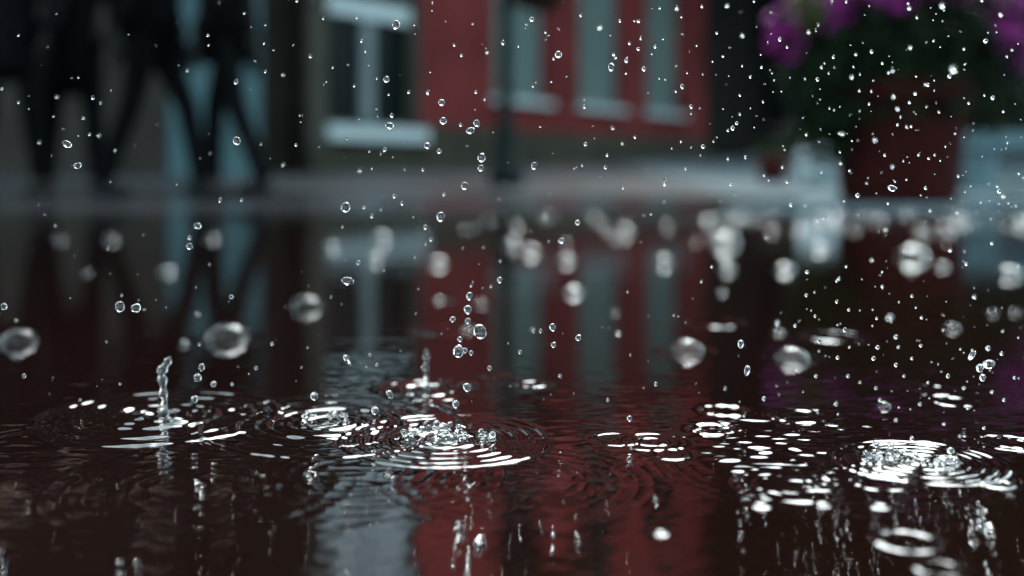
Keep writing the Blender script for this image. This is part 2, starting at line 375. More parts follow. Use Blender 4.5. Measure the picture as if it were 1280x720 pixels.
# red house
ZS = .98
ro = [(617, 683, ZS, 2.75), (724, 776, ZS, 2.75), (809, 851, ZS, 2.75), (617, 683, 3.35, 4.75), (724, 776, 3.35, 4.75), (809, 851, 3.35, 4.75), (617, 683, 5.7, 6.9), (724, 776, 5.7, 6.9), (809, 851, 5.7, 6.9)]
red, U = house('red_house', 'red stuccoed house with three tall pale framed windows over a dark stone plinth', 526, 882, 8.0, M['red'], ro, (.64, M['plinth']), upper=(3.0, M['reflection_red']))
for i, (a, b, z0, z1) in enumerate(ro):
    window(red, U(a), U(b), z0, z1, M['dullwhite'] if i < 3 else M['stone'], M['pane'], M['white'], .07, 2, (.62,), True, (.0 if i < 3 else .75, M['teal_blind']), .05)
MB().box(.002, U(881), -.035, -.002, 2.95, 3.07).build('string_course', M['red'], red)
# stone house with the wide window
so_ = [(406, 522, .60, 2.5), (406, 524, 2.75, 4.5), (406, 524, 5.2, 6.7)]
stone, U = house('stone_house', 'grey olive stone house with a wide dark window and a thick white sill', 384, 526, 7.8, M['stone'], so_, (.36, M['plinth']))
u0, u1 = U(406), U(522)
wo = window(stone, u0, u1, .60, 2.5, M['stone'], M['pane'], M['white'], .05, 1, (), False)
MB().box(u0-.05, u1+.04, -.13, .088, .465, .597).build('sill', M['white'], wo, bevel=.012)
MB().box((u0+u1)/2-.08, (u0+u1)/2+.07, .06, .118, .651, 1.62).build('mullion', M['dullwhite'], wo)
MB().box(u0+.051, u1-.051, .05, .117, 1.62, 1.78).build('transom', M['white'], wo)
window(stone, u0, U(524), 2.75, 4.5, M['white'], M['pane'], M['white'], .08, 2, (.72,), True, (0, M['blind']), .09)
window(stone, u0, U(524), 5.2, 6.7, M['stone'], M['pane'], M['stone'], .08, 2, (.72,), True)
MB().box(U(384)-.02, U(402), -.08, -.002, .362, 7.6).build('pilaster', M['stone'], stone)
# dark doorway house
door, U = house('dark_brown_house', 'narrow near black brown house front beside the stone pilaster', 330, 383.6, 7.7, M['brown'], [(338, 376, .0, 2.3)], None)
MB().box(U(338), U(376), .12, .17, .0, 2.29).build('door', M['brown'], door)
# pale teal house, set further back
def far_house(name, label, xa, xb, Y, top, wallm, upper, ztop1, wins):
    t = empty(name, ((xa-640)/F*Y, Y, 0)); tag(t, label, 'building')
    Wd_ = (xb-xa)/F*Y
    ops = [(a*Wd_, b*Wd_, z0, z1) for a, b, z0, z1 in wins]
    wall_with_openings(0, Wd_, -.2, ztop1, [o for o in ops if o[3] < ztop1]).build('wall', wallm, t)
    wall_with_openings(0, Wd_, ztop1+.005, top, [o for o in ops if o[3] > ztop1], .3, -.06).build('upper_wall', upper, t)
    MB().box(0, Wd_, 2.0, 4, -.2, top).build('back_wall', upper, t)
    for (a, b, z0, z1) in ops:
        window(t, a, b, z0, z1, M['brown'], M['pane'], M['stone'], .05, 2, (.5,), True)
    mb = MB(); mb.add([(-.05,-.3,top+.003),(Wd_+.05,-.3,top+.003),(Wd_+.05,2,top+1.2),(-.05,2,top+1.2),(Wd_+.05,4,top+.003),(-.05,4,top+.003)], [(0,1,2,3),(3,2,4,5),(0,1,4,5)])
    mb.build('roof', M['roof'], t)
    return t
far_house('pale_teal_house', 'pale teal house front glimpsed between the dark standing legs', 210, 329, 8.75, 7.6, M['teal'], M['brown'], 1.72, [(.2, .4, 2.4, 3.6), (.6, .8, 2.4, 3.6), (.2, .4, 4.6, 5.9), (.6, .8, 4.6, 5.9)])
far_house('taupe_house', 'dull taupe house front behind the people at far left', -900, 209, 8.8, 7.5, M['taupe'], M['brown'], 1.68, [(.12, .2, .7, 1.5), (.3, .38, .7, 1.5), (.5, .56, .7, 1.5), (.12, .2, 2.4, 3.6), (.4, .48, 2.4, 3.6), (.66, .74, 2.4, 3.6), (.12, .2, 4.6, 5.9), (.4, .48, 4.6, 5.9), (.66, .74, 4.6, 5.9)])
olive, U = house('dark_olive_house', 'narrow dark olive house end standing right of the red house', 882.6, 940, 7.8, M['darkolive'], [(902, 920, 3.2, 4.6)], None)
window(olive, U(902), U(920), 3.2, 4.6, M['stone'], M['pane'], M['stone'], .06, 2, (.5,))

far_house('dark_terrace_house', 'broad dark house behind the trees right of the olive house end', 890, 1560, 18.5, 10.5, M['darkolive'], M['brown'], 2.6, [(.1, .18, 1, 2.2), (.3, .38, 1, 2.2), (.6, .68, 1, 2.2), (.1, .18, 3.6, 5.2), (.3, .38, 3.6, 5.2), (.6, .68, 3.6, 5.2)])

# ------------------------------------------------------------------ vegetation
def leaves(mb, centre, radii, n, size, r, shell=.35, droop=0):
    c = Vector(centre)
    for _ in range(n):
        while True:
            p = Vector((r.uniform(-1, 1), r.uniform(-1, 1), r.uniform(-1, 1)))
            if shell < p.length < 1: break
        p = Vector((p.x*radii[0], p.y*radii[1], p.z*radii[2])) + c
        a = Vector((r.gauss(0, 1), r.gauss(0, 1), r.gauss(0, .6)-droop)).normalized(); b = a.cross(Vector((r.gauss(0, 1), r.gauss(0, 1), r.gauss(0, 1)))).normalized()
        s = size*r.uniform(.6, 1.3); nrm = a.cross(b)*s*.12
        mb.add([p, p+a*s*.5+b*s*.28+nrm, p+a*s, p+a*s*.5-b*s*.28+nrm], [(0, 1, 2, 3)])
def flowers(mb, centre, radii, n, size, r):
    c = Vector(centre)
    for _ in range(n):
        p = Vector((r.gauss(0, 1), r.gauss(0, 1), r.gauss(0, 1))).normalized(); p = Vector((p.x*radii[0], p.y*radii[1], p.z*radii[2]))*r.uniform(.75, 1.05)
        nm = (p.normalized() + Vector((0, -.7, .3))).normalized(); p += c
        a = nm.orthogonal().normalized(); b = nm.cross(a); s = size*r.uniform(.7, 1.2)
        v = [p]
        for i in range(10):
            q = 2*math.pi*i/10; k = s*(1 if i % 2 == 0 else .78); v.append(p + (a*math.cos(q)+b*math.sin(q))*k + nm*s*.35)
        mb.add(v, [(0, 1+i, 1+(i+1) % 10) for i in range(10)])
def tree(label, x, y, h, cr, seed, leafm='leaf_dark', nclump=16, nleaf=380, low=.32, group=None):
    r = random.Random(seed); z0 = gz(y)-.05
    t = empty('street_tree', (x, y, z0)); tag(t, label, 'tree', group)
    tp = [(0, 0, 0)]
    for k in range(1, 6): tp.append((r.uniform(-.06, .06)*k, r.uniform(-.06, .06)*k, h*.16*k))
    mb = MB().tube(tp, [.16*h/6, .13*h/6, .11*h/6, .09*h/6, .07*h/6, .04*h/6], 10)
    for k in range(9):
        b = Vector(tp[r.choice([2, 3, 4])]); a = r.uniform(0, 6.28); e = b + Vector((math.cos(a)*cr*.7, math.sin(a)*cr*.7, h*r.uniform(.1, .3)))
        mb.tube([b, (b+e)/2+Vector((0, 0, -.08)), e], [.05*h/6, .035*h/6, .012*h/6], 6)
    mb.build('trunk', M['bark'], t, True)
    lm = MB()
    for k in range(nclump):
        a = r.uniform(0, 6.28); q = cr*math.sqrt(r.random())*.8; zz = h*r.uniform(low+.06, .93); q *= 1-.5*max(0, (zz/h-.6)/.4)
        s = cr*r.uniform(.28, .5)
        leaves(lm, (math.cos(a)*q, math.sin(a)*q, zz), (s, s, s*.75), nleaf, .16*h/6, r, .25)
    lm.build('crown', M[leafm], t)
    return t
G = 'dark trees behind the planter'
tree('dark leafy tree right behind the dark olive house end', 5.2, 16.0, 9.8, 1.9, 1, group=G)
tree('dense dark tree behind the big flower planter', 5.6, 13.0, 9.6, 2.1, 2, group=G)
tree('mid green tree at the right edge beyond the white bench', 6.6, 11.2, 8.4, 2.0, 3, 'leaf_mid', group=G)
tree('tall dark tree behind the green one at far right', 8.6, 13.5, 9.6, 2.3, 4, group=G)
# planter with cascading flowers
px_, py_ = 2.06, 5.55
pz = gz(py_)
pl = empty('flower_planter', (px_, py_, pz)); tag(pl, 'large dark terracotta planter standing at the puddle edge', 'planter')
MB().lathe([(.0, .0), (.285, .0), (.295, .02), (.305, .10), (.34, .40), (.355, .56), (.32, .56), (.30, .42), (.0, .42)], 40).build('pot', M['terracotta'], pl, True)
MB().lathe([(.357, .50), (.385, .51), (.39, .60), (.375, .63), (.335, .63), (.33, .565), (.357, .50)], 40).build('rim', M['terracotta'], pl, True)
MB().lathe([(.0, .585), (.15, .59), (.328, .575), (.328, .55), (0, .55)], 30).build('soil', M['soil'], pl, True)
plant = empty('flowering_plant', (px_, py_, pz+.58)); tag(plant, 'dark bushy plant with magenta flowers overflowing the big planter', 'plant')
r = random.Random(21)
lm = MB()
for c, s, n in [((0, 0, .25), (.55, .42, .36), 1900), ((-.38, -.1, .02), (.26, .25, .30), 800), ((-.42, -.05, -.20), (.17, .2, .2), 420), ((.42, -.05, .06), (.24, .25, .30), 650), ((.1, 0, .55), (.5, .4, .3), 1100), ((-.35, 0, .5), (.25, .3, .25), 500), ((0, -.25, .02), (.3, .16, .22), 600)]:
    leaves(lm, c, s, n, .07, r, .2, .2)
lm.build('foliage', M['leaf_dark'], plant)
fm = MB()
for c, s, n in [((-.42, -.12, .44), (.17, .15, .13), 80), ((-.62, -.1, .32), (.10, .12, .15), 45), ((-.25, -.12, .52), (.15, .14, .09), 55), ((.46, -.12, .34), (.10, .12, .12), 32), ((.58, -.1, .20), (.09, .1, .11), 34), ((.02, -.3, .53), (.20, .1, .07), 60), ((-.12, -.3, .48), (.12, .1, .09), 40), ((.30, -.2, .52), (.14, .1, .07), 45), ((.55, -.1, .42), (.12, .1, .1), 40)]:
    flowers(fm, c, s, n, .034, r)
tag(fm.build('flowers', M['magenta'], plant), kind='stuff')
lm = MB(); leaves(lm, (-.55, -.22, .42), (.10, .08, .14), 90, .075, r, .1); lm.build('young_leaves', M['leaf_lime'], plant)
mb = MB()
for k in range(14):
    a = k*2.4; mb.tube([(0.05*math.cos(a), .05*math.sin(a), -.05), (.2*math.cos(a), .16*math.sin(a), .2), (.42*math.cos(a), .3*math.sin(a), .25+.2*math.sin(k))], [.012, .008, .004], 6)
mb.build('stem', M['bark'], plant)
# lamp post with hanging baskets
LY = 7.0; lx = (633-640)/F*LY
lp = empty('lamp_post', (lx, LY, gz(LY))); tag(lp, 'dark green iron lamp post in front of the red house', 'lamp post')
MB().lathe([(0, 0), (.12, 0), (.12, .10), (.085, .13), (.08, .38), (.05, .44), (.043, 1.2), (.05, 1.22), (.05, 1.26), (.04, 1.28), (.034, 3.3), (.05, 3.32), (.05, 3.36), (0, 3.36)], 20).build('post', M['iron'], lp, True)
MB().tube([(0, 0, 1.62), (.12, 0, 1.68), (.215, 0, 1.66), (.22, 0, 1.60)], .012, 8).build('bracket', M['iron'], lp, True)
MB().tube([(0, 0, 3.15), (.2, 0, 3.28), (.42, 0, 3.26), (.43, 0, 3.20)], .014, 8).build('bracket', M['iron'], lp, True)
MB().lathe([(.03, 3.37), (.10, 3.42), (.14, 3.72), (.13, 3.74), (.05, 3.82), (0, 3.84)], 12).build('lantern', M['pane'], lp, True)
def basket(x, z, label, rad, flow, leafm, seed, hang, group):
    r = random.Random(seed)
    t = empty('hanging_basket', (x, LY, z)); tag(t, label, 'hanging basket', group)
    MB().lathe([(0, -.14*rad/.15), (.08*rad/.15, -.12*rad/.15), (.13*rad/.15, -.04*rad/.15), (.14*rad/.15, 0), (.12*rad/.15, 0), (0, -.02)], 20).build('bowl', M['bark'], t, True)
    mb = MB()
    for k in range(3):
        a = k*2.094; mb.tube([(rad*.85*math.cos(a), rad*.85*math.sin(a), 0), (0, 0, hang)], .003, 5)
    mb.build('chain', M['iron'], t)
    lm = MB(); leaves(lm, (0, 0, -.01), (rad*1.15, rad*1.1, rad*.8), 500, rad*.4, r, .4, .4); lm.build('foliage', M[leafm], t)
    if flow:
        fm = MB(); flowers(fm, (0, 0, .0), (rad*1.2, rad*1.15, rad*.85), 130, .028, r); tag(fm.build('flowers', M[flow], t), kind='stuff')
    return t
basket(lx+.22, gz(LY)+1.33, 'small maroon flowered basket hanging low on the lamp post', .15, 'maroon', 'leaf_dark', 5, .27, None)
basket(lx+.43, gz(LY)+2.72, 'large green leafy basket hanging high on the lamp post', .30, None, 'leaf_lime', 6, .46, None)

# ------------------------------------------------------------------ pavement furniture
b = empty('ball_bollard', P(1024, 216, 7.0)); b.location.z = gz(7.0); tag(b, 'round white concrete ball left of the big planter', 'bollard')
MB().lathe([(0, -.03), (.10, -.03), (.10, .02), (.085, .04)], 24).build('base', M['concrete'], b, True)
MB().lathe([(.15*math.sin(a), .175-.15*math.cos(a)) for a in np.linspace(.25, math.pi, 18)], 28).build('ball', M['chalk'], b, True)
bx = 2.66; bn = empty('concrete_bench', (bx, 6.55, gz(6.55))); tag(bn, 'white concrete bench half hidden behind the right side of the planter', 'bench')
MB().box(0, 1.9, 0, .45, .26, .37).build('seat', M['concrete'], bn, bevel=.015)
for q in (.20, 1.3): MB().box(q, q+.22, .04, .41, -.03, .257).build('leg', M['concrete'], bn, bevel=.012)
b = empty('small_flowerpot', P(966, 220, 7.6)); b.location.z = gz(7.6)-.005; tag(b, 'small red flowerpot low on the pavement left of the white ball', 'flowerpot')
MB().lathe([(0, 0), (.08, 0), (.11, .15), (.125, .15), (.125, .19), (.10, .19), (.09, .15), (0, .15)], 24).build('pot', M['terracotta2'], b, True)
lm = MB(); r = random.Random(4); leaves(lm, (0, 0, .24), (.15, .13, .10), 220, .05, r, .1); lm.build('foliage', M['leaf_mid'], b)

# ------------------------------------------------------------------ people
def skin_mesh(name, verts, edges, radii, mat, parent, sub=2, root=0):
    me = bpy.data.meshes.new(name); me.from_pydata(verts, edges, [])
    o = bpy.data.objects.new(name, me); COL.objects.link(o)
    sk = o.modifiers.new('skin', 'SKIN'); sk.use_smooth_shade = True
    ss = o.modifiers.new('sub', 'SUBSURF'); ss.levels = sub; ss.render_levels = sub
    for i, rd in enumerate(radii):
        me.skin_vertices[0].data[i].radius = rd if isinstance(rd, tuple) else (rd, rd); me.skin_vertices[0].data[i].use_root = (i == root)
    dg = bpy.context.evaluated_depsgraph_get(); dg.update()
    m2 = bpy.data.meshes.new_from_object(o.evaluated_get(dg)); bpy.data.objects.remove(o)
    m2.name = name; m2.materials.clear()
    return link(name, m2, mat, parent, True)
def person(label, x, y, face, footL, footR, coat, trous, hgt=1.74, coatlen=.30, armswing=.18):
    """feet given as (forward, side) offsets from the pelvis in the person's own frame; x axis of the frame is forward"""
    s = hgt/1.74
    t = empty('person', (x, y, gz(y)), face); tag(t, label, 'person')
    hip = .90*s
    def leg(sd, ft):
        hj = Vector((0, sd*.09, hip-.02)); an = Vector((ft[0], ft[1], .09)); kn = (hj+an)/2 + Vector((.045, 0, .03)); toe = an + Vector((.15, sd*.03, -.055))
        return hj, kn, an, toe
    LL, RR = leg(1, footL), leg(-1, footR)
    sh = 1.42*s
    def arm(sd, sw):
        a = Vector((0, sd*.19, sh)); e = Vector((-sw*.25, sd*.25, 1.12*s)); wr = Vector((sw*.6, sd*.24, .88*s)); return a, e, wr
    AL, AR = arm(1, armswing), arm(-1, -armswing)
    V, E, Q = [], [], []
    def av(p, r, pa=None):
        V.append(tuple(p)); Q.append(r)
        if pa is not None: E.append((pa, len(V)-1))
        return len(V)-1
    pel = av((0, 0, hip+.03), (.13, .105)); wa = av((0, 0, 1.10*s), (.125, .10), pel); ch = av((.01, 0, 1.30*s), (.14, .11), wa); nk0 = av((0, 0, sh+.05), (.065, .06), ch); nk = av((.01, 0, sh+.11), (.05, .05), nk0)
    h1 = av((.03, 0, sh+.16), (.07, .075), nk); h2 = av((.03, 0, sh+.23), (.077, .092), h1); av((.02, 0, sh+.29), (.065, .08), h2)
    for l in (LL, RR):
        a = av(l[0], .08, pel); k = av(l[1], .052, a); n_ = av(l[2], .036, k); av(l[3], .03, n_)
    for sd, a in ((1, AL), (-1, AR)):
        i0 = av(a[0], .05, ch); i1 = av(a[1], .038, i0); i2 = av(a[2], .025, i1)
        pm = a[2] + Vector((.012, 0, -.065)); ip = av(pm, (.036, .018), i2)
        for k, (off, ln) in enumerate([(-.027, .075), (-.009, .085), (.010, .08), (.027, .062)]):
            k0 = av(pm + Vector((off, -sd*.002, -.035)), .0085, ip); k1 = av(pm + Vector((off, -sd*.010, -.035-ln*.5)), .0078, k0); av(pm + Vector((off+.003, -sd*.028, -.035-ln*.92)), .0065, k1)
        k0 = av(pm + Vector((.036, -sd*.012, .012)), .010, ip); av(pm + Vector((.05, -sd*.02, -.035)), .0085, k0)
    body = skin_mesh('body', V, E, Q, M['skin'], t, 2)
    gl = body.data; gl.materials.append(M['leather'])
    for p in gl.polygons:
        if p.center.z < .95*s and abs(p.center.y) > .17: p.material_index = 1      # dark gloves
        if p.center.z < .30: p.material_index = 1                                  # dark socks
    # face: eyes, nose, mouth, ears
    hc = Vector((.03, 0, sh+.215))
    for sd in (1, -1):
        MB().lathe([(.0115*math.sin(a), -.0115*math.cos(a)) for a in np.linspace(0, math.pi, 8)], 10, hc+Vector((.066, sd*.03, .005))).build('eye', M['white'], body, True)
        MB().lathe([(.012*math.sin(a), -.03*math.cos(a)) for a in np.linspace(0, math.pi, 8)], 10, hc+Vector((-.01, sd*.086, -.005))).build('ear', M['skin'], body, True)
    MB().tube([hc+Vector((.07, 0, .0)), hc+Vector((.088, 0, -.03)), hc+Vector((.076, 0, -.04))], [.008, .014, .010], 8).build('nose', M['skin'], body, True)
    MB().tube([hc+Vector((.068, -.024, -.068)), hc+Vector((.076, 0, -.066)), hc+Vector((.068, .024, -.068))], [.004, .007, .004], 8).build('mouth', M['terracotta2'], body, True)
    # trousers
    V2, E2, Q2 = [(0, 0, hip+.04)], [], [(.15, .125)]
    for l in (LL, RR):
        b0 = len(V2); V2 += [tuple(l[0]), tuple((l[0]+l[1])/2), tuple(l[1]), tuple((l[1]+l[2])/2), tuple(l[2]+Vector((0, 0, -.02)))]; Q2 += [.095, .08, .066, .058, .056]
        E2 += [(0, b0), (b0, b0+1), (b0+1, b0+2), (b0+2, b0+3), (b0+3, b0+4)]
    skin_mesh('trousers', V2, E2, Q2, trous, t)
    V3 = [(0, 0, hip-coatlen+.16), (0, 0, hip+.08), (0, 0, 1.12*s), (.01, 0, 1.30*s), (.0, 0, sh+.03), (.0, 0, sh+.085)]; Q3 = [(.215, .17), (.19, .15), (.17, .14), (.185, .145), (.12, .1), (.075, .07)]
    E3 = [(0, 1), (1, 2), (2, 3), (3, 4), (4, 5)]
    for a in (AL, AR):
        b0 = len(V3); V3 += [tuple(a[0]), tuple((a[0]+a[1])/2), tuple(a[1]), tuple(a[2]+Vector((0, 0, .02)))]; Q3 += [.085, .07, .062, .05]; E3 += [(3, b0), (b0, b0+1), (b0+1, b0+2), (b0+2, b0+3)]
    skin_mesh('coat', V3, E3, Q3, coat, t)
    hm = MB(); n_ = 14
    hm.lathe([(.096*math.sin(a), .108*math.cos(a)) for a in np.linspace(0, math.pi*.62, 9)], 20, hc+Vector((-.022, 0, .022))); hm.build('hair', M['hair'], t, True)
    for l in (LL, RR):
        f = l[2]
        skin_mesh('shoe', [(f.x-.05, f.y, .045), (f.x+.04, f.y, .05), (f.x+.13, f.y, .035), (f.x+.18, f.y, .03)], [(0, 1), (1, 2), (2, 3)], [(.045, .045), (.05, .05), (.048, .035), (.035, .028)], M['leather'], t)
    return t
def PX(px, Y): return (px-640)/F*Y
# feet offsets: forward = +X of the person's frame (face 0 looks to the photo's right)
person('person in black coat striding right, legs wide apart, second from the right', PX(188, 5.75), 5.75, 0, (.27, .05), (-.25, -.05), M['black'], M['black'], 1.76, .12)
person('person in dark coat nearest the doorway, rear leg slanting right', PX(284, 5.95), 5.95, math.pi, (-.23, .05), (.10, -.06), M['charcoal'], M['charcoal'], 1.74, .10)
person('person in long dark coat at the left edge facing the puddle', PX(14, 5.9), 5.9, -math.pi/2, (.0, .17), (.0, -.17), M['navy'], M['black'], 1.78, .45)
person('person in black coat standing behind the striding one, partly hidden', PX(92, 6.3), 6.3, -math.pi/2+.3, (.04, .14), (-.05, -.15), M['black'], M['navy'], 1.72, .48)

# ------------------------------------------------------------------ water in the air: drops, bubbles, jets, crowns
def ball_mesh(name, sub, mat, seed=None, amp=0):
    bm = bmesh.new(); bmesh.ops.create_icosphere(bm, subdivisions=sub, radius=1)
    if seed is not None:
        for v in bm.verts: v.co *= 1 + amp*noise.noise(v.co*1.3 + Vector((seed*7.1, 0, 0)))
    me = bpy.data.meshes.new(name); bm.to_mesh(me); bm.free(); me.materials.append(mat)
    me.polygons.foreach_set('use_smooth', [True]*len(me.polygons)); return me
DM = [ball_mesh('raindrop', 3, M['drop'], k, .16) for k in range(5)]
DS = [ball_mesh('raindrop', 2, M['drop'], k, .10) for k in range(3)]
def drop(x, y, r, d=None, ex=1, ez=1, tilt=0, label=None, group=None):
    d = d or rng.uniform(.665, .745)
    rr = r*d/F
    o = bpy.data.objects.new('raindrop', rng.choice(DM if r >= 3 else DS)); COL.objects.link(o)
    o.location = P(x, y, d); o.scale = (rr*ex, rr, rr*ez); o.rotation_euler = (0, tilt, 0) if tilt else (0, rng.uniform(-.5, .5), 0)
    return tag(o, label, 'raindrop', group)
NAMED = [  # x, y, radius px, depth, stretch x, stretch z, tilt, label
 (600, 414, 8.2, .70, 1, 1.2, -.5, 'largest clear drop, a tilted oval in front of the red reflection'),
 (573, 439, 7.0, .69, .95, 1.1, .1, 'big round drop just below left of the largest oval drop'),
 (581, 438, 3.4, .70, 1, 1, 0, 'small drop touching the right side of the big round drop'),
 (585, 387, 5.3, .70, 1, 1, 0, 'round drop in the middle of the vertical row of three over the red reflection'),
 (587, 370, 4.6, .70, .9, 1.1, .4, 'topmost drop of the vertical row of three over the red reflection'),
 (585, 401, 3.8, .70, 1, 1, 0, 'lowest drop of the vertical row of three over the red reflection'),
 (566, 399, 3.6, .70, 1, 1, 0, 'small drop left beside the vertical row of three'),
 (575, 424, 3.2, .70, 1, 1, 0, 'small drop between the largest oval drop and the big round one'),
 (551, 271, 5.4, .70, 1, 1.1, .5, 'bright drop at the top of the red reflection by the puddle edge'),
 (432, 259, 5.8, .70, 1, 1.05, .2, 'large round drop below the white sill of the stone house'),
 (435, 351, 6.2, .70, 1.35, .8, .05, 'flat wide oval drop over the grey reflection of the stone house'),
 (434, 450, 6.4, .70, .55, 1.25, -.6, 'long slanted capsule shaped drop above the ripples left of centre'),
 (495, 31, 5.0, .70, .9, 1.1, .5, 'big drop in front of the top bar of the wide window'),
 (296, 176, 4.8, .70, 1, 1.05, 0, 'bright drop on the edge of the pale teal house'),
 (84, 180, 4.8, .71, 1.35, .8, 0, 'flat oval drop against the darkest coats at far left'),
 (97, 207, 4.2, .71, 1.2, .85, -.3, 'tilted drop below the flat oval drop at far left'),
 (150, 383, 6.0, .69, .95, 1.15, 0, 'tall twin lit drop over the dark water at left'),
 (170, 385, 5.8, .69, 1.1, .95, 0, 'round pale drop right next to the tall twin lit drop'),
 (5, 383, 4.0, .71, 1, 1, 0, 'drop at the very left edge of the water'),
 (247, 472, 5.0, .72, 1, 1.0, 0, 'round drop hanging above the left ripple ring, lower of the pair'),
 (252, 459, 4.2, .72, .9, 1.15, .2, 'drop hanging above the left ripple ring, upper of the pair'),
 (243, 499, 4.4, .73, 1, 1, 0, 'drop about to hit the left ripple ring'),
 (267, 480, 3.6, .73, 1, 1, 0, 'drop just right of the chain above the left ripple ring'),
 (247, 282, 4.2, .69, 1.2, .9, .3, 'wide drop in front of the dark trousers by the puddle edge'),
 (237, 308, 4.0, .69, 1, 1, 0, 'round drop under the wide drop near the dark trousers'),
 (602, 197, 5.0, .70, .95, 1.1, .2, 'big drop against the dark plinth of the red house'),
 (601, 210, 3.8, .70, 1, 1, 0, 'drop right below the big one on the dark plinth'),
 (596, 154, 4.2, .70, 1, 1.05, 0, 'right one of the drop cluster at the foot of the red wall'),
 (588, 163, 4.4, .70, 1.25, .85, -.3, 'left one of the drop cluster at the foot of the red wall'),
 (554, 151, 4.2, .70, 1, 1, 0, 'lower drop of two near the left end of the red wall'),
 (552, 128, 4.0, .70, 1, 1, 0, 'upper drop of two near the left end of the red wall'),
 (581, 232, 4.4, .70, 1, 1.1, .2, 'drop over the grey pavement left of the lamp post'),
 (487, 157, 4.4, .70, 1.2, .9, 0, 'bright drop on the white sill of the stone house'),
 (534, 182, 3.8, .70, 1, 1, 0, 'drop right of the white sill end'),
 (483, 99, 3.8, .70, 1, 1, 0, 'drop in front of the right pane of the wide window'),
 (698, 68, 4.2, .70, 1, 1, 0, 'drop beside the first tall window of the red house'),
 (668, 207, 4.2, .70, .9, 1.1, .3, 'drop on the plinth right of the lamp post'),
 (764, 84, 4.4, .70, .8, 1.2, 0, 'pair shaped drop in front of the middle tall window'),
 (831, 227, 4.8, .70, .5, 1.25, .1, 'thin upright streak drop over the grey pavement'),
 (722, 278, 3.0, .70, 1, 1, 0, 'drop at the puddle edge below the middle tall window'),
 (702, 301, 3.8, .70, 1.1, .9, -.3, 'dark cored drop over the pale bubble at centre'),
 (691, 409, 4.2, .70, 1, 1.15, 0, 'drop over the dark maroon reflection, upper of the pair'),
 (692, 431, 3.2, .70, .9, 1.1, 0, 'drop over the dark maroon reflection, lower of the pair'),
 (723, 422, 3.6, .70, .9, 1.1, .3, 'drop right of the pair over the maroon reflection'),
 (926, 430, 4.4, .70, .8, 1.2, .1, 'tall drop right of the biggest centre right bubble'),
 (934, 463, 5.0, .70, .65, 1.3, .25, 'elongated slanted drop between the two right hand bubbles'),
 (625, 350, 3.6, .70, 1, 1, 0, 'drop right of the red reflection strip above the vertical row'),
 (787, 523, 3.4, .70, 1, 1, 0, 'drop just above the thin bright ripples right of centre'),
 (1115, 235, 4.4, .70, 1.3, .8, 0, 'bright flat drop in front of the lower planter pot'),
 (1236, 455, 6.4, .68, 1.2, .85, 0, 'largest drop of the cluster over the water at right'),
 (1225, 460, 4.8, .68, .9, 1.1, .3, 'drop left of the largest in the right hand cluster'),
 (1228, 472, 4.0, .68, .9, 1.15, 0, 'drop below the largest in the right hand cluster'),
 (1215, 444, 5.6, .69, .4, 1.2, .7, 'thin slanted drop above the right hand cluster'),
 (570, 505, 4.6, .71, 1, 1.05, .3, 'dark drop over the far rim of the centre ripple ring'),
 (584, 484, 5.2, .71, 1.1, .95, 0, 'domed drop at the end of the small bright ring behind the centre ring'),
 (487, 493, 5.2, .71, .8, 1.1, -.5, 'slanted drop landing on the ripples left of centre'),
 (469, 513, 5.0, .71, 1, 1, .3, 'drop landing between the left and centre ripple rings'),
 (393, 495, 5.0, .71, 1, 1, 0, 'drop over the ripples left of the slanted landing drop'),
]
for x, y, r, d, ex, ez, ti, lab in NAMED: drop(x, y, r, d, ex, ez, ti, lab)
